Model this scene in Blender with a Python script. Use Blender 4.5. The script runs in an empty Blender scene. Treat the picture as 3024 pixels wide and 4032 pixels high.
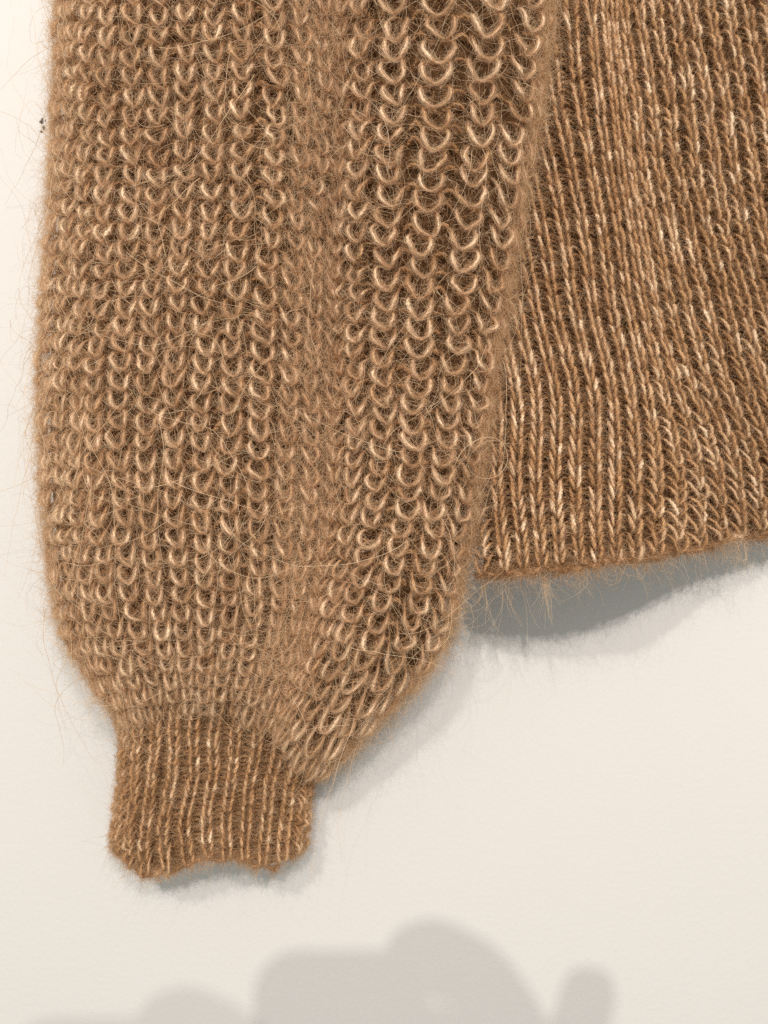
import bpy, math
import numpy as np
from mathutils import Vector

rng = np.random.default_rng(7)
scene = bpy.context.scene
COL = scene.collection

# ------------------------------------------------------------------ camera, light, exposure
D = 0.42                       # lens to wall, metres
S = 0.36 / 3024.0              # metres per photo pixel on the wall plane
cam_data = bpy.data.cameras.new("camera")
cam = bpy.data.objects.new("camera", cam_data)
COL.objects.link(cam)
cam.location = (0.0, -D, 0.0)
cam.rotation_euler = (math.radians(90), 0, 0)
cam_data.sensor_fit = 'HORIZONTAL'
cam_data.sensor_width = 36.0
cam_data.lens = 36.0 * D / 0.36
cam_data.clip_start = 0.001
cam_data.clip_end = 50.0
cam_data.dof.use_dof = True
cam_data.dof.focus_distance = D - 0.078
cam_data.dof.aperture_fstop = 16.0
scene.camera = cam

world = bpy.data.worlds.new("World")
scene.world = world
world.use_nodes = True
bg = world.node_tree.nodes["Background"]
bg.inputs["Color"].default_value = (0.98, 1.0, 0.94, 1)
bg.inputs["Strength"].default_value = 0.50

def lamp(name, dx, dz, dist, power, color, radius):
    """a ceiling spot of the room: its light falls with the slopes dx, dz per metre of depth"""
    ld = bpy.data.lights.new(name, 'SPOT')
    ld.spot_size = math.radians(40); ld.spot_blend = 1.0
    ld.energy = power
    ld.color = color
    ld.shadow_soft_size = radius
    o = bpy.data.objects.new(name, ld)
    COL.objects.link(o)
    o.location = (-dx * dist, -dist, dz * dist - 0.03)
    o.rotation_euler = (Vector((-0.04, 0, 0.12)) - o.location).to_track_quat('-Z', 'Y').to_euler()
    return o
lamp("ceiling_lamp", 0.00, 0.48, 3.2, 184.0, (1.0, 0.91, 0.835), 0.028)
lamp("ceiling_lamp", -0.235, 0.545, 3.2, 174.0, (1.0, 0.90, 0.85), 0.028)
lamp("ceiling_lamp", 0.19, 0.62, 3.2, 174.0, (1.0, 0.915, 0.835), 0.028)

scene.view_settings.view_transform = 'Standard'
scene.view_settings.look = 'None'
scene.view_settings.exposure = 0.0
scene.view_settings.gamma = 1.0
scene.cycles.max_bounces = 8
scene.cycles.diffuse_bounces = 6
scene.cycles.transmission_bounces = 4
scene.cycles.transparent_max_bounces = 8
scene.cycles.use_denoising = False
scene.cycles_curves.shape = 'RIBBONS'

# ------------------------------------------------------------------ materials
def new_mat(name):
    m = bpy.data.materials.new(name)
    m.use_nodes = True
    nt = m.node_tree
    return m, nt, nt.nodes["Principled BSDF"]

def wall_mat():
    m, nt, b = new_mat("painted_wall")
    N, L = nt.nodes, nt.links
    tc = N.new("ShaderNodeTexCoord")
    n1 = N.new("ShaderNodeTexNoise"); n1.inputs["Scale"].default_value = 420; n1.inputs["Detail"].default_value = 3
    n2 = N.new("ShaderNodeTexNoise"); n2.inputs["Scale"].default_value = 9; n2.inputs["Detail"].default_value = 2
    ramp = N.new("ShaderNodeMix"); ramp.data_type = 'RGBA'
    ramp.inputs["A"].default_value = (0.70, 0.685, 0.66, 1)
    ramp.inputs["B"].default_value = (0.725, 0.705, 0.68, 1)
    bp = N.new("ShaderNodeBump"); bp.inputs["Strength"].default_value = 0.25; bp.inputs["Distance"].default_value = 0.0006
    L.new(tc.outputs["Object"], n1.inputs["Vector"]); L.new(tc.outputs["Object"], n2.inputs["Vector"])
    L.new(n2.outputs["Fac"], ramp.inputs["Factor"]); L.new(ramp.outputs["Result"], b.inputs["Base Color"])
    L.new(n1.outputs["Fac"], bp.inputs["Height"]); L.new(bp.outputs["Normal"], b.inputs["Normal"])
    b.inputs["Roughness"].default_value = 0.7
    b.inputs["Specular IOR Level"].default_value = 0.25
    return m

def yarn_mat():
    m, nt, b = new_mat("yarn")
    N, L = nt.nodes, nt.links
    at = N.new("ShaderNodeAttribute"); at.attribute_name = "col"
    tc = N.new("ShaderNodeTexCoord")
    n1 = N.new("ShaderNodeTexNoise"); n1.inputs["Scale"].default_value = 900; n1.inputs["Detail"].default_value = 3
    mp = N.new("ShaderNodeMapRange"); mp.inputs["To Min"].default_value = 0.72; mp.inputs["To Max"].default_value = 1.25
    mul = N.new("ShaderNodeMix"); mul.data_type = 'RGBA'; mul.blend_type = 'MULTIPLY'; mul.inputs["Factor"].default_value = 1
    bp = N.new("ShaderNodeBump"); bp.inputs["Strength"].default_value = 0.8; bp.inputs["Distance"].default_value = 0.0004
    L.new(tc.outputs["Object"], n1.inputs["Vector"]); L.new(n1.outputs["Fac"], mp.inputs["Value"])
    L.new(at.outputs["Color"], mul.inputs["A"]); L.new(mp.outputs["Result"], mul.inputs["B"])
    L.new(mul.outputs["Result"], b.inputs["Base Color"])
    L.new(n1.outputs["Fac"], bp.inputs["Height"]); L.new(bp.outputs["Normal"], b.inputs["Normal"])
    b.inputs["Roughness"].default_value = 0.9
    b.inputs["Specular IOR Level"].default_value = 0.1
    return m

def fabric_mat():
    m, nt, b = new_mat("shaded_inner_knit")
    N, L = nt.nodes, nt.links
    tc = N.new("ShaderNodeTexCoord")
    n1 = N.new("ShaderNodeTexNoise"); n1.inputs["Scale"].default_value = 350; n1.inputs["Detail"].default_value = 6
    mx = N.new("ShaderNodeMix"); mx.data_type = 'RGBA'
    mx.inputs["A"].default_value = (0.035, 0.017, 0.008, 1); mx.inputs["B"].default_value = (0.15, 0.08, 0.037, 1)  # near-black brown puts the shade of holes and furrows into the colour
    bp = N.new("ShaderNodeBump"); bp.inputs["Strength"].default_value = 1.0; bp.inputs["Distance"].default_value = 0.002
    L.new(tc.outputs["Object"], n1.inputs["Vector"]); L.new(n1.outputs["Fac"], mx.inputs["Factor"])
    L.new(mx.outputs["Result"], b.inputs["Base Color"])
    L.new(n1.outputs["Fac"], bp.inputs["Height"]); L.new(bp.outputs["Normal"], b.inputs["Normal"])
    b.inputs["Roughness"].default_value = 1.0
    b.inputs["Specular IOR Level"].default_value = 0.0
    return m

def fibre_mat():
    m = bpy.data.materials.new("mohair_fibre"); m.use_nodes = True
    nt = m.node_tree; N, L = nt.nodes, nt.links
    for n in list(N): N.remove(n)
    out = N.new("ShaderNodeOutputMaterial")
    at = N.new("ShaderNodeAttribute"); at.attribute_name = "col"
    df = N.new("ShaderNodeBsdfDiffuse"); tr = N.new("ShaderNodeBsdfTranslucent"); gl = N.new("ShaderNodeBsdfGlossy")
    gl.inputs["Roughness"].default_value = 0.45
    m1 = N.new("ShaderNodeMixShader"); m1.inputs["Fac"].default_value = 0.42
    m2 = N.new("ShaderNodeMixShader"); m2.inputs["Fac"].default_value = 0.05
    L.new(at.outputs["Color"], df.inputs["Color"]); L.new(at.outputs["Color"], tr.inputs["Color"])
    L.new(df.outputs[0], m1.inputs[1]); L.new(tr.outputs[0], m1.inputs[2])
    L.new(m1.outputs[0], m2.inputs[1]); L.new(gl.outputs[0], m2.inputs[2])
    L.new(m2.outputs[0], out.inputs["Surface"])
    return m

def plain_mat(name, c, rough=0.5, metal=0.0):
    m, nt, b = new_mat(name)
    N, L = nt.nodes, nt.links
    tc = N.new("ShaderNodeTexCoord")
    n1 = N.new("ShaderNodeTexNoise"); n1.inputs["Scale"].default_value = 120
    mx = N.new("ShaderNodeMix"); mx.data_type = 'RGBA'
    mx.inputs["A"].default_value = (c[0]*.85, c[1]*.85, c[2]*.85, 1); mx.inputs["B"].default_value = (min(1, c[0]*1.1), min(1, c[1]*1.1), min(1, c[2]*1.1), 1)
    L.new(tc.outputs["Object"], n1.inputs["Vector"]); L.new(n1.outputs["Fac"], mx.inputs["Factor"]); L.new(mx.outputs["Result"], b.inputs["Base Color"])
    b.inputs["Roughness"].default_value = rough; b.inputs["Metallic"].default_value = metal
    return m

M_WALL, M_YARN, M_FAB, M_FIB = wall_mat(), yarn_mat(), fabric_mat(), fibre_mat()

# ------------------------------------------------------------------ mesh helpers
def mesh_obj(name, V, F, mat, parent=None, smooth=True, col=None):
    me = bpy.data.meshes.new(name)
    V = np.asarray(V, np.float32); F = np.asarray(F, np.int32)
    me.vertices.add(len(V)); me.vertices.foreach_set("co", V.ravel())
    k = F.shape[1]
    me.loops.add(F.size); me.loops.foreach_set("vertex_index", F.ravel())
    me.polygons.add(len(F)); me.polygons.foreach_set("loop_start", np.arange(0, F.size, k, dtype=np.int32))
    me.polygons.foreach_set("loop_total", np.full(len(F), k, np.int32))
    if smooth: me.polygons.foreach_set("use_smooth", np.ones(len(F), bool))
    if col is not None:
        a = me.attributes.new("col", 'FLOAT_COLOR', 'POINT')
        c4 = np.ones((len(V), 4), np.float32); c4[:, :3] = col
        a.data.foreach_set("color", c4.ravel())
    me.update(calc_edges=True); me.validate()
    me.materials.append(mat)
    o = bpy.data.objects.new(name, me); COL.objects.link(o)
    if parent: o.parent = parent
    return o

def fuzz_obj(name, P, rad, col, parent):
    """P: n x k x 3 fibre points, rad: n root radii, col: n x 3"""
    n, k, _ = P.shape
    hc = bpy.data.hair_curves.new(name)
    hc.add_curves([k] * n)
    hc.attributes["position"].data.foreach_set("vector", P.astype(np.float32).ravel())
    taper = np.linspace(1.0, 0.35, k)[None, :]
    r = (rad[:, None] * taper).astype(np.float32)
    ra = hc.attributes.get("radius") or hc.attributes.new("radius", 'FLOAT', 'POINT')
    ra.data.foreach_set("value", r.ravel())
    ca = hc.attributes.new("col", 'FLOAT_COLOR', 'CURVE')
    c4 = np.ones((n, 4), np.float32); c4[:, :3] = col
    ca.data.foreach_set("color", c4.ravel())
    hc.materials.append(M_FIB)
    o = bpy.data.objects.new(name, hc); COL.objects.link(o)
    o.parent = parent
    o["kind"] = "stuff"
    return o

def unit(a):
    return a / np.maximum(np.linalg.norm(a, axis=-1, keepdims=True), 1e-9)

# ------------------------------------------------------------------ knitted surfaces
def hermite(P, t, i, n):
    """Catmull-Rom through P[..., j] at segment i, local t (arrays)"""
    g = lambda j: P[np.clip(j, 0, n - 1)]
    p0, p1, p2, p3 = g(i - 1), g(i), g(i + 1), g(i + 2)
    p0 = np.where((i - 1 < 0), 2 * p1 - p2, p0)
    p3 = np.where((i + 2 > n - 1), 2 * p2 - p1, p3)
    return 0.5 * ((2 * p1) + (-p0 + p2) * t + (2 * p0 - 5 * p1 + 4 * p2 - p3) * t**2 + (-p0 + 3 * p1 - 3 * p2 + p3) * t**3)

class Knit:
    """a curved knitted panel: lines of photo pixels with a depth off the wall"""
    def __init__(self, X, Y, Z, modes, ncol_pitch=None, ncol=None, rows=38, vref=0.4, edge_d=0.0, flat_metric=False):
        self.T = np.stack([np.array(X, float), np.array(Y, float), np.array(Z, float)], -1)   # lines x levels x 3
        self.nl, self.nk = self.T.shape[:2]
        self.modes = modes
        self.rows = rows
        self.edge_d = edge_d
        u = np.linspace(0, 1, 1500)
        p = self.raw(u, np.full_like(u, vref))
        if flat_metric: p = self.pix(u, np.full_like(u, vref)) * np.array([1, 1, 6000.0 * 0]) + 0.0
        s = np.concatenate([[0], np.cumsum(np.linalg.norm(np.diff(p, axis=0), axis=1))])
        wgt = np.interp(0.5 * (u[1:] + u[:-1]), [0, .55, .65, 1], [1.24, 1.24, .92, .92]) if ncol_pitch else 1.0
        s = np.concatenate([[0], np.cumsum(np.diff(s) * wgt)])
        self.n = ncol if ncol else int(round(s[-1] / ncol_pitch))
        self.lu, self.ls = u, s / s[-1]
    def nodes(self, v):
        t = np.clip(v, -0.3, 1.3) * (self.nk - 1)
        i = np.clip(np.floor(t).astype(int), 0, self.nk - 2)
        f = (t - i)
        out = []
        for l in range(self.nl):
            out.append(np.stack([hermite(self.T[l, :, c], f, i, self.nk) for c in range(3)], -1))
        return np.stack(out, 0)                     # lines x N x 3
    def pix(self, u, v):
        nd = self.nodes(v)
        t = u * (self.nl - 1)
        i = np.clip(np.floor(t).astype(int), 0, self.nl - 2)
        f = t - i
        ar = np.arange(len(u))
        A, B = nd[i, ar], nd[i + 1, ar]
        th = f * math.pi / 2
        Am = nd[np.clip(i - 1, 0, self.nl - 1), ar]; Bp = nd[np.clip(i + 2, 0, self.nl - 1), ar]
        Am = np.where((i == 0)[:, None], 2 * A - B, Am); Bp = np.where((i == self.nl - 2)[:, None], 2 * B - A, Bp)
        f_ = f[:, None]
        cr = 0.5 * ((2 * A) + (-Am + B) * f_ + (2 * Am - 5 * A + 4 * B - Bp) * f_**2 + (-Am + 3 * A - 3 * B + Bp) * f_**3)
        res = cr.copy()
        for m, (kind, amt) in enumerate(self.modes):
            k = i == m
            if not k.any() or kind == 'lin': continue
            if kind == 'rise': wx, wd = 1 - np.cos(th[k]), np.sin(th[k])
            elif kind == 'fall': wx, wd = np.sin(th[k]), 1 - np.cos(th[k])
            else: wx, wd = f[k], f[k] * f[k] * (3 - 2 * f[k])
            wx = amt * wx + (1 - amt) * f[k]; wd = amt * wd + (1 - amt) * f[k]
            res[k, :2] = A[k, :2] + (B[k, :2] - A[k, :2]) * wx[:, None]
            res[k, 2] = A[k, 2] + (B[k, 2] - A[k, 2]) * wd
        if self.edge_d:
            q = np.clip((v - 0.965) / 0.035, 0, 2.5)
            res[:, 2] -= self.edge_d * q * q
        return res
    def raw(self, u, v):
        p = self.pix(u, v)
        d = p[:, 2]
        k = S * (D - d) / D
        return np.stack([(p[:, 0] - 1512) * k, -d, (2016 - p[:, 1]) * k], -1)
    def uv(self, c, r):
        s = c / self.n
        u = np.interp(s, self.ls, self.lu)
        u = np.where(s < 0, s * (self.lu[40] / self.ls[40]), u)
        u = np.where(s > 1, 1 + (s - 1) * ((1 - self.lu[-40]) / (1 - self.ls[-40])), u)
        return u, r / self.rows
    def at(self, c, r, n=0.0):
        """world point at column c, row r, n metres out of the surface, plus the normal"""
        sh = np.broadcast_shapes(np.shape(c), np.shape(r), np.shape(n))
        c = np.broadcast_to(c, sh).ravel().astype(float); r = np.broadcast_to(r, sh).ravel().astype(float); nn = np.broadcast_to(n, sh).ravel()
        u, v = self.uv(c, r)
        e = 1e-3
        P = self.raw(u, v)
        du = self.raw(u + e, v) - self.raw(u - e, v)
        dv = self.raw(u, v + e) - self.raw(u, v - e)
        N = unit(np.cross(dv, du))
        flip = np.where(N[:, 1:2] > 0.25, -1.0, 1.0)
        N = N * np.where(self._sgn(N, u), 1.0, -1.0)[:, None]
        return (P + N * nn[:, None]).reshape(sh + (3,)), N.reshape(sh + (3,))
    def _sgn(self, N, u):
        return np.ones(len(N), bool)

def tube_batch(C, R, col, sides=5):
    """C: m x k x 3 centre lines, R: m x k radii, col: m x k x 3 -> verts, quads, colours (open tubes)"""
    m, k, _ = C.shape
    T = np.gradient(C, axis=1); T = unit(T)
    ref = np.zeros_like(T); ref[..., 1] = -1.0
    A = unit(np.cross(T, ref) + 1e-6); B = np.cross(T, A)
    ang = np.arange(sides) / sides * 2 * math.pi
    ring = (A[:, :, None, :] * np.cos(ang)[None, None, :, None] + B[:, :, None, :] * np.sin(ang)[None, None, :, None])
    V = C[:, :, None, :] + ring * R[:, :, None, None]
    idx = np.arange(m * k * sides).reshape(m, k, sides)
    a = idx[:, :-1, :]; b = idx[:, 1:, :]
    a2 = np.roll(a, -1, 2); b2 = np.roll(b, -1, 2)
    F = np.stack([a, a2, b2, b], -1).reshape(-1, 4)
    Cc = np.repeat(col[:, :, None, :], sides, 2)
    return V.reshape(-1, 3), F, Cc.reshape(-1, 3)

def plied(C, R, col, sides=5, turns_per_m=260.0, plies=2):
    """twisted plies round the centre lines"""
    m, k, _ = C.shape
    T = unit(np.gradient(C, axis=1))
    ref = np.zeros_like(T); ref[..., 1] = -1.0
    A = unit(np.cross(T, ref) + 1e-6); B = np.cross(T, A)
    s = np.concatenate([np.zeros((m, 1)), np.cumsum(np.linalg.norm(np.diff(C, axis=1), axis=2), axis=1)], 1)
    ph0 = rng.uniform(0, 6.28, (m, 1))
    Vs, Fs, Cs, off = [], [], [], 0
    for p in range(plies):
        ph = ph0 + s * turns_per_m * 2 * math.pi + p * 2 * math.pi / plies
        Cp = C + (A * np.cos(ph)[..., None] + B * np.sin(ph)[..., None]) * (R * 0.48)[..., None]
        v, f, cc = tube_batch(Cp, R * 0.66, col, sides)
        Vs.append(v); Fs.append(f + off); Cs.append(cc); off += len(v)
    return np.concatenate(Vs), np.concatenate(Fs), np.concatenate(Cs)

PALE = np.array([0.95, 0.80, 0.61]); CARAMEL = np.array([0.61, 0.385, 0.205]); BROWN = np.array([0.25, 0.128, 0.056])
TINT = np.array([1.03, .985, .93])
def yarn_col(w):
    """w 0..1: brown -> caramel -> pale"""
    w = np.clip(w, 0, 1)[..., None]
    return np.where(w < 0.5, BROWN + (CARAMEL - BROWN) * (w * 2), CARAMEL + (PALE - CARAMEL) * (w * 2 - 1)) * TINT

def resample(path, k):
    """path: m x j x d control points -> m x k x d by Catmull-Rom"""
    j = path.shape[1]
    t = np.linspace(0, j - 1, k)
    i = np.clip(np.floor(t).astype(int), 0, j - 2); f = (t - i)[None, :, None]
    g = lambda q: path[:, np.clip(q, 0, j - 1)]
    p0, p1, p2, p3 = g(i - 1), g(i), g(i + 1), g(i + 2)
    return 0.5 * ((2 * p1) + (-p0 + p2) * f + (2 * p0 - 5 * p1 + 4 * p2 - p3) * f**2 + (-p0 + 3 * p1 - 3 * p2 + p3) * f**3)

class Wobble:
    """smooth two-dimensional noise from sines"""
    def __init__(self, n=7, fc=0.5, fr=0.2):
        self.a = rng.normal(0, 1, (n, 2)) * np.array([fc, fr]); self.p = rng.uniform(0, 6.28, n); self.n = n
    def __call__(self, c, r):
        o = 0
        for (a, b), p in zip(self.a, self.p): o = o + np.sin(a * c + b * r + p)
        return o / math.sqrt(self.n)

# ------------------------------------------------------------------ fibres
def grow(P0, D0, L, k, curl, jit, flat_n=None, flat=0.0):
    """fibres from P0 along D0: a steady curl plus jitter"""
    n = len(P0)
    step = (L / (k - 1))[:, None]
    ax = unit(rng.normal(0, 1, (n, 3)))
    rate = (rng.normal(0, 1, (n, 1)) * curl)
    P = np.empty((n, k, 3)); P[:, 0] = P0
    d = unit(D0)
    for q in range(1, k):
        P[:, q] = P[:, q - 1] + d * step
        d = d + np.cross(ax, d) * rate * step * 1000 + rng.normal(0, 1, (n, 3)) * jit
        if flat_n is not None:
            d = d - flat_n * (np.sum(d * flat_n, 1, keepdims=True)) * flat
        d = unit(d)
        ax = unit(ax + rng.normal(0, 1, (n, 3)) * 0.25)
    return P

def fibre_cols(n, lo=0.15, hi=1.0, bias=1.0):
    w = lo + (hi - lo) * rng.uniform(0, 1, n) ** bias
    c = yarn_col(w)
    return c * np.array([1.0, .95, .86]) * rng.uniform(0.85, 1.1, (n, 1))

STRANDS = []
def yarn_fuzz(samples, n, Lmm=(2.0, 6.5), k=8, rad=(0.032, 0.055)):
    P, T, N, W, R = samples
    i = rng.integers(0, len(P), n)
    t = T[i] * rng.choice([-1, 1], (n, 1))
    rdir = rng.normal(0, 1, (n, 3)); rdir -= t * np.sum(rdir * t, 1, keepdims=True); rdir = unit(rdir)
    rdir = unit(rdir + N[i] * 0.35)
    P0 = P[i] + rdir * R[i][:, None] * 0.55
    D0 = t * rng.uniform(0.2, 1.1, (n, 1)) + rdir * rng.uniform(0.25, 1.0, (n, 1))
    L = rng.uniform(*Lmm, n) * 1e-3 * rng.uniform(0.6, 1.2, n)
    F = grow(P0, D0, L, k, 0.16, 0.28, N[i], 0.10)
    w = np.clip(W[i] * 0.65 + rng.normal(0.12, 0.24, n), 0.0, 1)  # fuzz toned darker than its yarn to paint shade into the furrows
    return F, rng.uniform(*rad, n) * 1e-3, yarn_col(w) * np.array([1.0, .96, .88]) * rng.uniform(0.85, 1.1, (n, 1))

def strand_fibres(C, N, W, R, per, k=8, span=(.25, .6), spread=1.0, rad=(.04, .065)):
    """fibres laid along the yarn of each stitch, loose at their ends"""
    m, j, _ = C.shape
    n = m * per
    i = np.repeat(np.arange(m), per)
    L = rng.uniform(*span, n); s0 = rng.uniform(-.05, 1.05, n) - L / 2
    t = s0[:, None] + L[:, None] * np.linspace(0, 1, k)[None]
    tc = np.clip(t, 0, 1) * (j - 1)
    a = np.clip(np.floor(tc).astype(int), 0, j - 2); f = (tc - a)[..., None]
    ii = i[:, None]
    P = C[ii, a] * (1 - f) + C[ii, a + 1] * f
    T = unit(np.gradient(C, axis=1))[ii, a]
    Nn = N[ii, a]
    B = np.cross(T, Nn)
    ang = rng.uniform(0, 6.28, (n, 1)) + np.cumsum(rng.normal(0, .45, (n, k)), 1)
    q = np.linspace(-1, 1, k)[None]
    flare = (.45 + rng.uniform(.2, 2.2, (n, 1)) * np.abs(q) ** 2.5 * (rng.uniform(0, 1, (n, 1)) < .65)) * spread
    rr = R[ii, a] * flare * rng.uniform(.6, 1.5, (n, 1))
    P = P + (B * np.cos(ang)[..., None] + Nn * np.sin(ang)[..., None]) * rr[..., None]
    over = (t - np.clip(t, 0, 1))[..., None] * 0.012
    P = P + T * over + rng.normal(0, .00008, P.shape)
    w = np.clip(W[i, np.clip(a[:, k // 2], 0, W.shape[1] - 1)] + rng.normal(0.03, .16, n) - .3 * (rng.uniform(0, 1, n) < .16), .0, 1)
    return P, rng.uniform(*rad, n) * 1e-3, yarn_col(w) * rng.uniform(.85, 1.12, (n, 1))

def halo_fuzz(K, n, Lmm, k, c_rng, r_rng, lift=(0.0, 0.004), rad=(0.028, 0.045), curl=0.10, jit=0.16, flat=0.25, out=0.25, lo=0.25, hi=1.0, bias=0.9):
    c = rng.uniform(*c_rng, n); r = rng.uniform(*r_rng, n)
    P, N = K.at(c, r, rng.uniform(*lift, n))
    d = rng.normal(0, 1, (n, 3)); d -= N * np.sum(d * N, 1, keepdims=True); d = unit(d) + N * rng.normal(out, 0.25, (n, 1)) + np.array([0, 0, -0.15])
    L = np.exp(rng.uniform(math.log(Lmm[0]), math.log(Lmm[1]), n)) * 1e-3
    F = grow(P, d, L, k, curl, jit, N, flat)
    return F, rng.uniform(*rad, n) * 1e-3, fibre_cols(n, lo, hi, bias)

def merge(*fs):
    """pack fibre batches with the same point count"""
    return np.concatenate([f[0] for f in fs]), np.concatenate([f[1] for f in fs]), np.concatenate([f[2] for f in fs])

# ------------------------------------------------------------------ stitches
def samples_of(C, N, W, R):
    T = unit(np.gradient(C, axis=1))
    return C.reshape(-1, 3), T.reshape(-1, 3), N.reshape(-1, 3), W.reshape(-1), R.reshape(-1)

def cat(samples):
    return tuple(np.concatenate([s[j] for s in samples]) for j in range(5))

U_C = np.array([-.15, -.21, -.255, -.26, -.205, -.105, .005, .11, .205, .26, .255, .21, .15])
U_R = np.array([-.84, -.72, -.52, -.22, .10, .34, .42, .35, .11, -.21, -.51, -.72, -.84])
U_N = np.array([-5.0, -2.4, .2, 1.7, 2.3, 2.0, 1.3, 2.0, 2.3, 1.6, .2, -2.6, -5.0]) * 1e-3

def loop_column(K, c0, rows, wob, name, parent, Rmm=.92, scale=1.0):
    """one wale of open U loops with the bars that run behind to its neighbour"""
    m = len(rows)
    sc = rng.normal(1.08, 0.09, (m, 1)); sr = rng.normal(.98, 0.08, (m, 1)); rot = rng.normal(-0.03, 0.11, (m, 1))
    c = U_C[None] * sc; r = U_R[None] * sr
    asym = rng.normal(0.04, 0.06, (m, 1))
    c = c + asym * np.exp(-(U_C[None] / 0.25) ** 2)
    c2 = c - rot * r * 0.6; r2 = r + rot * c * 1.1
    cc = c0 + c2 + 0.10 * wob[0](c0, rows[:, None]) + rng.normal(0, .03, (m, 1)) + rng.normal(0, .018, (m, 13))
    rr = rows[:, None] + r2 + 0.18 * wob[1](c0, rows[:, None]) + rng.normal(0, .05, (m, 1)) + rng.normal(0, .02, (m, 13))
    nn = np.broadcast_to(U_N[None] * scale, (m, 13)) + rng.normal(0, .6e-3, (m, 1)) + rng.normal(0, .35e-3, (m, 13)) - 1.4e-3 * np.exp(-(U_C[None] / .14) ** 2) * rng.uniform(0, 1, (m, 1)) * (np.abs(U_R[None]) < .5)
    path = resample(np.stack([cc, rr, nn * 1e3], -1), 27)
    C, N = K.at(path[..., 0], path[..., 1], path[..., 2] * 1e-3)
    t = np.linspace(-1, 1, 27)[None]
    R = Rmm * 1e-3 * rng.uniform(.85, 1.3, (m, 1)) * (.62 + .58 * np.exp(-((np.abs(t) - .42) / .24) ** 2)) * (1 + .10 * np.sin(t * 9 + rng.uniform(0, 6, (m, 1))))
    # pale flecks sit on the arms
    lp = rng.uniform(0, 1, (m, 1)) ** 0.9; rp = rng.uniform(0, 1, (m, 1)) ** 1.3; bt = rng.uniform(0, .7, (m, 1))
    W = .58 + .85 * lp * np.exp(-((t + .40) / .2) ** 2) + .66 * rp * np.exp(-((t - .40) / .19) ** 2) + .25 * bt * np.exp(-(t / .2) ** 2)
    W = W + rng.normal(0, .05, W.shape) - .2 * (np.abs(t) > .8)
    V, F, cl = plied(C, R * .55, yarn_col(W - .05))
    # bars in the furrow beside the wale
    bc = np.linspace(.28, .72, 9)[None]
    bcol = c0 + bc + rng.normal(0, .03, (m, 1)) + 0.10 * wob[0](c0 + .5, rows[:, None])
    brow = rows[:, None] + .25 - .32 * np.sin(np.linspace(0, math.pi, 9))[None] * rng.uniform(.2, 1.2, (m, 1)) + rng.normal(0, .1, (m, 1)) + 0.18 * wob[1](c0 + .5, rows[:, None])
    bn = -5.8e-3 + 1.2e-3 * np.sin(np.linspace(0, math.pi, 9))[None] + rng.normal(0, .4e-3, (m, 1))
    Cb, Nb = K.at(bcol, brow, np.broadcast_to(bn, bcol.shape))
    Rb = np.full(bcol.shape, .8e-3) * rng.uniform(.7, 1.2, (m, 1))
    Wb = .12 + .3 * rng.uniform(0, 1, (m, 1)) + 0 * bcol  # bar colour darkened to carry the furrow's shade
    V2, F2, c2_ = plied(Cb, Rb, yarn_col(Wb))
    o = mesh_obj(name, np.concatenate([V, V2]), np.concatenate([F, F2 + len(V)]), M_YARN, parent, col=np.concatenate([cl, c2_]))
    STRANDS.append(strand_fibres(C, N, W, R, 125, spread=1.55, rad=(.035, .055)))
    STRANDS.append(strand_fibres(Cb, Nb, Wb, Rb, 20, span=(.4, .9)))
    return cat([samples_of(C[:, 3:-3], N[:, 3:-3], W[:, 3:-3], R[:, 3:-3]), samples_of(Cb, Nb, Wb, Rb)])

L_T = np.array([-.19, -.215, -.22, -.205, -.185, -.165, -.155, -.16])   # straight strands
L_V = np.array([-.27, -.30, -.285, -.235, -.175, -.12, -.09, -.09])   # open V legs
L_R = np.array([-.90, -.72, -.42, -.08, .24, .52, .72, .88])
L_N = np.array([-1.8, .2, 1.6, 2.4, 2.5, 2.0, .7, -1.4]) * 1e-3

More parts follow.
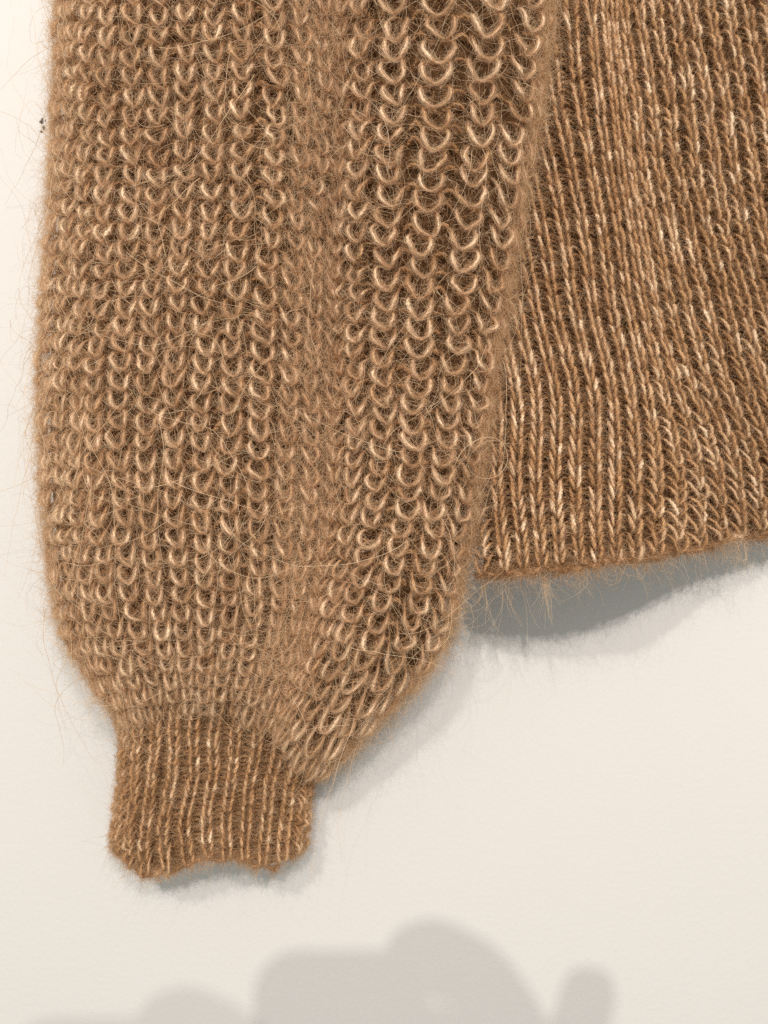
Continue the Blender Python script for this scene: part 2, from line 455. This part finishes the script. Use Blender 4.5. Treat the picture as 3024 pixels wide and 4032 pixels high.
def rib_column(K, c0, rows, wob, name, parent, Rmm=0.72, spread=None, barpale=.3, vee=None):
    """one wale of rib: a chain of V legs and, beside it, the little purl bars of the furrow"""
    m = len(rows)
    sp = np.ones((m, 1)) if spread is None else spread[:, None]
    Vs, Fs, Cs, off, smp = [], [], [], 0, []
    for sgn in (-1, 1):
        c = -sgn * (L_T[None] + (L_V - L_T)[None] * vee[:, None]) * sp * rng.normal(1, .05, (m, 1))
        cc = c0 + c + .10 * wob[0](c0, rows[:, None]) + rng.normal(0, .018, (m, 1)) + rng.normal(0, .010, (m, 8))
        rr = rows[:, None] + L_R[None] * rng.normal(1, .12, (m, 1)) + (.08 if sgn > 0 else 0) + .25 * wob[1](c0, rows[:, None]) + rng.normal(0, .11, (m, 1))
        nn = L_N[None] * 1e3 + rng.normal(0, .5, (m, 1)) + rng.normal(0, .25, (m, 8))
        path = resample(np.stack([cc, rr, nn], -1), 14)
        C, N = K.at(path[..., 0], path[..., 1], path[..., 2] * 1e-3)
        t = np.linspace(-1, 1, 14)[None]
        R = Rmm * 1e-3 * rng.uniform(.85, 1.25, (m, 1)) * (.62 + .46 * np.cos(t * 1.35))
        p = rng.uniform(0, 1, (m, 1))
        W = .50 + .22 * rng.uniform(-1, 1, (m, 1)) + .55 * (p > .93) * np.exp(-((t - .05) / .45) ** 2) + .12 * np.cos(t * 2) + rng.normal(0, .04, t.shape)
        V, F, cl = plied(C, R * .66, yarn_col(W - .06), turns_per_m=300)
        Vs.append(V); Fs.append(F + off); Cs.append(cl); off += len(V)
        STRANDS.append(strand_fibres(C, N, W, R, 42, span=(.35, .9), spread=1.35, rad=(.034, .054)))
        smp.append(samples_of(C[:, 2:-2], N[:, 2:-2], W[:, 2:-2], R[:, 2:-2]))
    q = np.linspace(0, math.pi, 9)[None]
    for half in (0.0, 0.5):
        bc = c0 + np.linspace(.24, .76, 9)[None] + rng.normal(0, .03, (m, 1)) + .10 * wob[0](c0 + .5, rows[:, None])
        br = rows[:, None] + half + .1 - .28 * np.sin(q) * rng.uniform(.4, 1.2, (m, 1)) + rng.normal(0, .08, (m, 1)) + .25 * wob[1](c0 + .5, rows[:, None])
        bn = -4.4e-3 + 1.2e-3 * np.sin(q) + rng.normal(0, .3e-3, (m, 1))
        Cb, Nb = K.at(bc, br, np.broadcast_to(bn, bc.shape))
        Rb = np.full(bc.shape, .52e-3) * rng.uniform(.8, 1.2, (m, 1))
        Wb = .10 + .4 * rng.uniform(0, 1, (m, 1)) ** 2 + barpale * (rng.uniform(0, 1, (m, 1)) > .9) + 0 * bc  # purl bars toned down in colour as shade between the strands
        V, F, cl = plied(Cb, Rb, yarn_col(Wb), turns_per_m=300)
        Vs.append(V); Fs.append(F + off); Cs.append(cl); off += len(V)
        STRANDS.append(strand_fibres(Cb, Nb, Wb, Rb, 8, span=(.5, .9)))
        smp.append(samples_of(Cb, Nb, Wb, Rb))
    mesh_obj(name, np.concatenate(Vs), np.concatenate(Fs), M_YARN, parent, col=np.concatenate(Cs))
    return cat(smp)

def base_sheet(K, name, parent, depth_in, back_d, nu=90, nv=110, c_ext=0.6, r_rng=(0, 1)):
    """the closed fabric body under the stitches: front sheet sunk by depth_in, back sheet near the wall"""
    c = np.linspace(-c_ext, K.n + c_ext, nu); r = np.linspace(r_rng[0] * K.rows, r_rng[1] * K.rows, nv)
    cc, rr = np.meshgrid(c, r)
    ed = np.clip(np.minimum(cc, K.n - cc) / 2.0, 0, 1)
    ev = np.clip((K.rows * r_rng[1] - rr) / 3.0, 0, 1)
    P, N = K.at(cc, rr, -depth_in * (.35 + .65 * ed) * (.25 + .75 * ev))
    P[..., 1] = np.minimum(P[..., 1], -back_d - 0.002)
    # back: same outline, pulled in and laid near the wall
    j = np.linspace(nu - 1, 0, 24)
    ji = np.clip(np.round(j).astype(int), 0, nu - 1)
    B = P[:, ji].copy()
    w = np.sin(np.linspace(0, math.pi, 24))[None, :] ** 0.5
    B[..., 1] = B[..., 1] * (1 - w) + (-back_d) * w
    G = np.concatenate([P, B[:, 1:-1]], 1)
    n2 = G.shape[1]
    idx = np.arange(nv * n2).reshape(nv, n2)
    a = idx[:-1]; b = idx[1:]
    F = np.stack([a, np.roll(a, -1, 1), np.roll(b, -1, 1), b], -1).reshape(-1, 4)
    return mesh_obj(name, G.reshape(-1, 3), F, M_FAB, parent)

# ------------------------------------------------------------------ the wall
VX = 3024 / 1659.0
def box(name, lo, hi, mat, parent=None):
    (x0, y0, z0), (x1, y1, z1) = lo, hi
    V = [(x0,y0,z0),(x1,y0,z0),(x1,y1,z0),(x0,y1,z0),(x0,y0,z1),(x1,y0,z1),(x1,y1,z1),(x0,y1,z1)]
    F = [(0,3,2,1),(4,5,6,7),(0,1,5,4),(1,2,6,5),(2,3,7,6),(3,0,4,7)]
    return mesh_obj(name, V, F, mat, parent, smooth=False)
wall = box("wall", (-1.6, 0.0, -1.3), (1.6, 0.12, 1.3), M_WALL)
wall["kind"] = "structure"

# a scuff of black paint flecks on the wall beside the sleeve
M_SCUFF = plain_mat("black_scuff", (0.02, 0.02, 0.022), 0.8)
for (fx, fy, w, h) in ((166, 478, 6, 13), (158, 480, 3, 5), (171, 505, 4, 9), (164, 519, 7, 4), (176, 503, 2, 10), (179, 476, 2, 5)):
    ang = np.linspace(0, 2 * math.pi, 9)[:-1]
    rr = rng.uniform(.6, 1.2, 8)
    pts = np.stack([(fx + w * rr * np.cos(ang) - 1512) * S, np.full(8, -0.00035), (2016 - fy + h * rr * np.sin(ang)) * S], -1)
    bk = pts.copy(); bk[:, 1] = 0.0002
    ctr = np.array([[(fx - 1512) * S, -0.0005, (2016 - fy) * S]])
    V = np.concatenate([pts, bk, ctr])
    F = [(i, (i + 1) % 8, 16, 16) for i in range(8)]
    F3 = [(i, (i + 1) % 8, 16) for i in range(8)] + [(i, i + 8, (i + 1) % 8) for i in range(8)] + [((i + 1) % 8, i + 8, (i + 1) % 8 + 8) for i in range(8)]
    mesh_obj("scuff_fleck", V, F3, M_SCUFF, wall, smooth=False)

# ------------------------------------------------------------------ the sweater
sweater = bpy.data.objects.new("sweater", None)
COL.objects.link(sweater)
sweater["label"] = "fuzzy caramel brown mohair sweater hanging on the white wall, balloon sleeve and ribbed hem"
sweater["category"] = "sweater"

cm = 0.01
# --- sleeve
k9 = 9
sx = np.array([
 [134,128,120,108, 97, 96,110,147,272],
 [300,295,290,280,270,268,278,305,350],
 [585,585,578,565,556,548,545,540,505],
 [735,735,728,725,725,720,700,665,600],
 [950,940,925,905,895,880,850,790,660],
 [1190,1160,1122,1085,1050,1027,990,928,712]], float) * VX
sy = np.array([
 [-60,150,350,555,760,965,1170,1370,1562],
 [-60,150,355,560,765,970,1175,1365,1522],
 [-48,165,372,578,782,986,1190,1375,1525],
 [-40,180,390,600,800,1000,1200,1390,1565],
 [-60,200,435,655,855,1045,1230,1420,1635],
 [-60,190,420,640,840,1030,1235,1425,1652]], float) * VX
sd = np.array([
 [4.0,4.0,4.0,4.0,4.0,4.0,3.9,3.7,3.3],
 [7.4,7.4,7.4,7.4,7.4,7.3,7.0,6.2,4.6],
 [8.1,8.1,8.1,8.0,7.9,7.7,7.4,6.4,4.8],
 [5.0,5.0,5.0,5.1,5.2,5.4,5.6,5.5,4.8],
 [9.0,9.0,8.8,8.6,8.4,8.2,7.8,6.9,5.2],
 [6.8,6.8,6.7,6.6,6.4,6.1,5.6,4.7,3.6]], float) * cm
def carry_up(A):
    """one more level above the frame, so that the garment goes on beyond it"""
    return np.concatenate([2 * A[:, :1] - A[:, 1:2], A], 1)
sx, sy, sd = carry_up(sx), carry_up(sy), carry_up(sd)
SL = Knit(sx, sy, sd, [('rise', .9), ('mid', 1), ('fall', .3), ('rise', .85), ('fall', .9)], ncol_pitch=0.0137, rows=44, vref=0.467, edge_d=0.003)
sleeve = base_sheet(SL, "sleeve", sweater, 0.0075, 0.004)
sleeve["label"] = "balloon sleeve of open loopy knit with a deep vertical fold"
wob = (Wobble(), Wobble())
rows = np.arange(-1, SL.rows + 0.01)
smp = []; STRANDS.clear()
for j in range(SL.n + 1):
    smp.append(loop_column(SL, j + 0.2, rows + rng.uniform(-.18, .18), wob, "stitch_column", sleeve))
sm = cat(smp)
f1 = yarn_fuzz(sm, 106000, (2.5, 8.0), rad=(.028, .046))
f2 = halo_fuzz(SL, 14000, (5, 16), 8, (-.6, SL.n + .6), (-1, SL.rows), lift=(-.004, .003), rad=(.032, .055), lo=.1, hi=1)  # dark end of the range paints shade among the deep fibres
f5 = halo_fuzz(SL, 7000, (5, 15), 8, (-.9, .6), (-1, SL.rows), lift=(-.002, .003), out=.45, flat=.1, lo=.6, hi=1)  # edge fibres kept pale: backlight off the wall put into their colour
f6 = halo_fuzz(SL, 13000, (5, 17), 8, (SL.n - .5, SL.n + .9), (-1, SL.rows), lift=(-.002, .003), out=.5, flat=.08, lo=.5, hi=1)
cf = [np.interp(x, SL.lu, SL.ls) * SL.n for x in (.44, .62)]
f7 = halo_fuzz(SL, 6000, (5, 16), 8, cf, (-1, SL.rows * .93), lift=(.000, .004), rad=(.032, .055), jit=.14, flat=.2, out=.2, lo=.75, hi=1)
fuzz_obj("fuzz", *merge(f1, f2, f5, f6, f7, *STRANDS), sleeve)
f3 = halo_fuzz(SL, 1900, (14, 60), 24, (-.8, SL.n + .8), (-1, SL.rows), lift=(.0005, .005), rad=(.045, .075), curl=.10, jit=.13, flat=.2, out=.25, lo=.6, hi=1, bias=.6)
fuzz_obj("stray_fibres", *f3, sleeve)

def bound_edge(K, name, parent, r0, Rmm, n_mm=0.3):
    """the cast-off edge: overlapping slanted loops along the last row"""
    m = K.n * 2 + 1
    c = np.arange(m) / 2.0 + .05 + rng.normal(0, .04, m)
    q = np.linspace(0, 1, 9)[None]
    cc = c[:, None] - .38 + .80 * q; rr = r0 + .55 * (q - .5) * rng.uniform(-1.2, 1.2, (m, 1)) + rng.normal(0, .22, (m, 1)); nn = (n_mm - 2.2 * np.abs(q - .5) * 2 + 1.2 + rng.normal(0, .3, (m, 1))) * 1e-3
    C, N = K.at(cc, rr, nn)
    R = Rmm * 1e-3 * rng.uniform(.8, 1.2, (m, 1)) * (.6 + .5 * np.sin(q * math.pi))
    W = .42 + .2 * rng.uniform(-1, 1, (m, 1)) + .5 * (rng.uniform(0, 1, (m, 1)) > .92) + 0 * q
    V, F, cl = plied(C, R * .85, yarn_col(W), turns_per_m=300)
    mesh_obj(name, V, F, M_YARN, parent, col=cl)
    STRANDS.append(strand_fibres(C, N, W, R, 90, span=(.4, 1.1), spread=2.2))
    return samples_of(C, N, W, R)

g = halo_fuzz(SL, 170, (25, 95), 40, (-.3, SL.n + .3), (0, SL.rows), lift=(.002, .006), rad=(.075, .105), curl=.055, jit=.05, flat=.14, out=.3, lo=.75, hi=1, bias=.6)
fuzz_obj("guard_hairs", *g, sleeve)

# --- body with its ribbed band
TINT = np.array([.97, .92, .86])
hp = lambda pts: np.array(pts, float)
hx = np.array([
 [1330,1480,1640,1770,1850,1878,1886],
 [1400,1545,1700,1830,1915,1950,1962],
 [2245,2288,2340,2397,2470,2512,2530],
 [2450,2497,2552,2614,2712,2815,2885],
 [2950,3000,3060,3120,3220,3340,3440]], float)
hy = np.array([
 [-100,290,690,1090,1490,1890,2268],
 [-110,280,680,1080,1485,1885,2272],
 [-200,215,625,1020,1422,1816,2205],
 [-230,187,597,991,1387,1772,2138],
 [-300,120,530,920,1310,1690,2000]], float)
hd = np.array([
 [3.6,3.6,3.6,3.6,3.7,4.1,4.6],
 [5.2,5.2,5.2,5.2,5.3,5.7,6.3],
 [5.8,5.7,5.6,5.6,5.8,6.4,7.2],
 [5.7,5.6,5.5,5.4,5.2,4.6,3.8],
 [4.6,4.4,4.2,4.0,3.6,3.0,2.3]], float) * cm
hx, hy, hd = carry_up(hx), carry_up(hy), carry_up(hd)
BD = Knit(hx, hy, hd, [('rise', 1), ('lin', 1), ('lin', 1), ('lin', 1)], ncol=20, rows=58, vref=0.871, edge_d=0.0012, flat_metric=True)
body = base_sheet(BD, "body_panel", sweater, 0.0065, 0.004)
body["label"] = "body of the sweater ending in a wide vertically ribbed band"
wob2 = (Wobble(fc=.4, fr=.25), Wobble())
rows = np.arange(-1, BD.rows - 0.6)
smp = []; STRANDS.clear()
for j in range(BD.n + 1):
    top = np.clip((15.0 - rows) / 3, 0, 1)
    smp.append(rib_column(BD, j + 0.3, rows, wob2, "rib_column", body, Rmm=.98, spread=.97 + .05 * np.clip((rows - 44) / 10, 0, 1) + .5 * top, vee=.1 + .6 * np.clip((rows - 38) / 12, 0, 1) + .75 * top))
smp += [bound_edge(BD, "bound_edge", body, BD.rows - .25, .95)] * 4
sm = cat(smp)
f1 = yarn_fuzz(sm, 110000, (2.0, 6.0), rad=(.028, .046))
f2 = halo_fuzz(BD, 8000, (4, 13), 8, (-.4, BD.n + .5), (-1, BD.rows + .3), lift=(-.003, .002), lo=.1, hi=1)
fuzz_obj("fuzz", *merge(f1, f2, *STRANDS), body)
f3 = halo_fuzz(BD, 900, (10, 36), 24, (-.4, BD.n + .5), (-1, BD.rows + .3), lift=(0, .003), rad=(.03, .05), curl=.07, jit=.10, lo=.4, hi=1, bias=.8)
f4 = halo_fuzz(BD, 1500, (4, 22), 24, (-.2, BD.n + .5), (BD.rows - .9, BD.rows + .3), lift=(-.004, .001), rad=(.04, .07), curl=.16, jit=.15, flat=.05, lo=.35, hi=1)
fuzz_obj("stray_fibres", *merge(f3, f4), body)

def tuft(px, py, d, n, Lmm, spread, curl, jit):
    k = S * (D - d) / D
    P0 = np.array([(px - 1512) * k, -d, (2016 - py) * k]) + rng.normal(0, spread, (n, 3)) * np.array([1, .5, .6])
    d0 = np.array([.12, 0, -1.0]) + rng.normal(0, .12, (n, 3))
    return grow(P0, d0, rng.uniform(*Lmm, n) * 1e-3, 24, curl, jit), rng.uniform(.045, .075, n) * 1e-3, fibre_cols(n, .85, 1) * np.array([.9, .92, .95])
fuzz_obj("yarn_tail", *merge(tuft(2140, 2262, .064, 26, (9, 23), .0006, .03, .02), tuft(2290, 2240, .062, 14, (8, 20), .0012, .22, .08),
                             tuft(2890, 2150, .034, 60, (6, 20), .0045, .25, .16), tuft(1900, 2290, .05, 10, (12, 30), .003, .05, .06),
                             tuft(2000, 2285, .056, 8, (14, 34), .004, .04, .05)), body)

# --- cuff
TINT = np.array([.98, .93, .86])
z = lambda x, y: (400 + x / 1.659, 2600 + y / 1.659)
cl = [[(45,140),(105,330),(160,500),(142,700),(136,880),(108,1100),(115,1240)],
      [(250,120),(290,330),(300,520),(285,710),(268,900),(240,1140),(245,1385)],
      [(500,110),(515,320),(500,520),(490,720),(475,910),(440,1140),(455,1375)],
      [(760,110),(745,320),(720,520),(705,720),(690,910),(680,1120),(690,1300)],
      [(1010,130),(985,330),(950,530),(925,720),(905,900),(895,1090),(905,1300)],
      [(1260,170),(1235,370),(1210,560),(1175,740),(1150,900),(1125,1110),(1115,1345)],
      [(1465,260),(1435,440),(1395,600),(1348,760),(1328,900),(1314,1060),(1298,1228)]]
cx = np.array([[z(*p)[0] for p in l] for l in cl]); cy = np.array([[z(*p)[1] for p in l] for l in cl])
cdp = np.array([[2.3]*7, [3.7]*7, [4.0]*7, [3.9]*7, [3.9]*7, [3.6]*7, [2.2]*7], float)
cdp += np.array([0.0, .0, .0, 0, 0, .05, .1])[None]
CF = Knit(cx, cy, cdp * cm, [('rise', .9), ('lin', 1), ('lin', 1), ('lin', 1), ('lin', 1), ('fall', .9)], ncol=12, rows=21, vref=.6, edge_d=0.0012)
cuff = base_sheet(CF, "cuff", sweater, 0.005, 0.004, nu=70, nv=60)
cuff["label"] = "narrow vertically ribbed cuff with a wavy lower edge"
wob3 = (Wobble(fc=.4, fr=.3), Wobble())
rows = np.arange(-1, CF.rows - 0.6)
smp = []; STRANDS.clear()
for j in range(CF.n + 1):
    smp.append(rib_column(CF, j + 0.05, rows, wob3, "rib_column", cuff, Rmm=.82, barpale=.1, vee=.1 + 0 * rows, spread=.95 + 0 * rows))
smp += [bound_edge(CF, "bound_edge", cuff, CF.rows - .3, .85)] * 4
sm = cat(smp)
f1 = yarn_fuzz(sm, 42000, (2.0, 6.0), rad=(.028, .046))
f2 = halo_fuzz(CF, 4000, (4, 13), 8, (-.5, CF.n + .5), (-1, CF.rows + .3), lift=(-.003, .002), lo=.2, hi=.9)
fuzz_obj("fuzz", *merge(f1, f2, *STRANDS), cuff)
f3 = halo_fuzz(CF, 350, (10, 36), 24, (-.5, CF.n + .5), (-1, CF.rows + .3), lift=(0, .003), rad=(.03, .05), curl=.07, jit=.1, lo=.4, hi=1)
f4 = halo_fuzz(CF, 700, (4, 18), 24, (-.3, CF.n + .3), (CF.rows - .9, CF.rows + .3), lift=(-.004, .001), rad=(.035, .06), curl=.14, jit=.14, flat=.05, lo=.35, hi=1)
fuzz_obj("stray_fibres", *merge(f3, f4), cuff)

# ------------------------------------------------------------------ the phone and the hand that hold the lens: both outside the frame, they throw the soft shadows low on the wall
import bmesh
PH = bpy.data.objects.new("phone", None); COL.objects.link(PH)
PH.location = (-0.017, -0.4275, -0.051)
PH["label"] = "dark phone held upright in a hand in front of the wall"; PH["category"] = "phone"
def rounded(name, size, r, mat, parent, loc=(0, 0, 0), seg=4):
    bm = bmesh.new(); bmesh.ops.create_cube(bm, size=1.0)
    for v in bm.verts: v.co = Vector((v.co.x * size[0], v.co.y * size[1], v.co.z * size[2]))
    ed = [e for e in bm.edges if abs((e.verts[0].co - e.verts[1].co).normalized().y) > .9]
    bmesh.ops.bevel(bm, geom=ed, offset=r, segments=seg, profile=.5, affect='EDGES')
    ed = [e for e in bm.edges if abs((e.verts[0].co - e.verts[1].co).y) < 1e-6]
    bmesh.ops.bevel(bm, geom=ed, offset=min(.0015, size[1] * .3), segments=2, profile=.5, affect='EDGES')
    me = bpy.data.meshes.new(name); bm.to_mesh(me); bm.free()
    me.materials.append(mat)
    o = bpy.data.objects.new(name, me); COL.objects.link(o); o.parent = parent; o.location = loc
    return o
M_PH = plain_mat("phone_shell", (0.03, 0.03, 0.035), .35); M_SC = plain_mat("phone_glass", (0.01, 0.01, 0.012), .1); M_SKIN = plain_mat("skin", (0.55, 0.34, 0.25), .55)
rounded("body", (0.072, 0.008, 0.146), .018, M_PH, PH)
rounded("screen", (0.066, 0.0006, 0.140), .007, M_SC, PH, (0, -0.0044, 0))
for lx, lz in ((0.017, 0.051), (0.017, 0.032)):
    rounded("lens_ring", (0.011, 0.0015, 0.011), .005, M_SC, PH, (lx, 0.0046, lz))

# one continuous hand and forearm, grown round its joints
J, E, RAD = [], [], []
def joint(p, r, prev=None):
    J.append(p); RAD.append(r)
    if prev is not None: E.append((prev, len(J) - 1))
    return len(J) - 1
Y = -0.4300
wr = joint((0.082, Y - .03, -0.115), .024)
a1 = joint((0.098, Y - .06, -0.20), .032, wr); joint((0.118, Y - .10, -0.31), .038, a1)
pm = joint((0.058, Y - .012, -0.050), .030, wr)
kn = [joint((0.056, Y - .002, -0.006), .0125, pm), joint((0.060, Y - .001, -0.024), .0135, pm), joint((0.058, Y - .001, -0.046), .012, pm), joint((0.057, Y - .003, -0.066), .0105, pm)]
for k0, pts in zip(kn, ([(0.040, Y, 0.017), (0.017, Y + .001, 0.0290), (0.000, Y + .001, 0.020)],
                        [(0.042, Y + .012, 0.000), (0.026, Y + .014, 0.008), (0.018, Y + .014, 0.000)],
                        [(0.040, Y + .014, -0.018), (0.020, Y + .016, -0.016), (0.006, Y + .016, -0.018)],
                        [(0.040, Y + .014, -0.040), (0.020, Y + .016, -0.037), (0.008, Y + .015, -0.038)])):
    p = k0
    for q, r in zip(pts, (.0115, .0105, .0090)): p = joint(q, r, p)
shadow_digit = joint((0.078, Y - .004, -0.018), .015, kn[1]); shadow_digit = joint((0.083, Y - .002, 0.004), .0135, shadow_digit); joint((0.084, Y, 0.018), .011, shadow_digit)  # added raised digit, shaped for the bump in the cast shadow
th = joint((0.052, Y - .026, -0.072), .013, pm); th = joint((0.030, Y - .024, -0.058), .011, th); joint((0.008, Y - .020, -0.046), .009, th)
me = bpy.data.meshes.new("person"); me.from_pydata(J, E, []); me.update()
me.materials.append(M_SKIN)
hand = bpy.data.objects.new("person", me); COL.objects.link(hand)
md = hand.modifiers.new("skin", 'SKIN'); md.use_smooth_shade = True
sk = me.skin_vertices[0].data
for i, r in enumerate(RAD): sk[i].radius = (r, r)
sk[0].use_root = True
hand.modifiers.new("sub", 'SUBSURF').levels = 2
hand.modifiers["sub"].render_levels = 2
hand["label"] = "bare hand and forearm of the person holding the dark phone"; hand["category"] = "person"
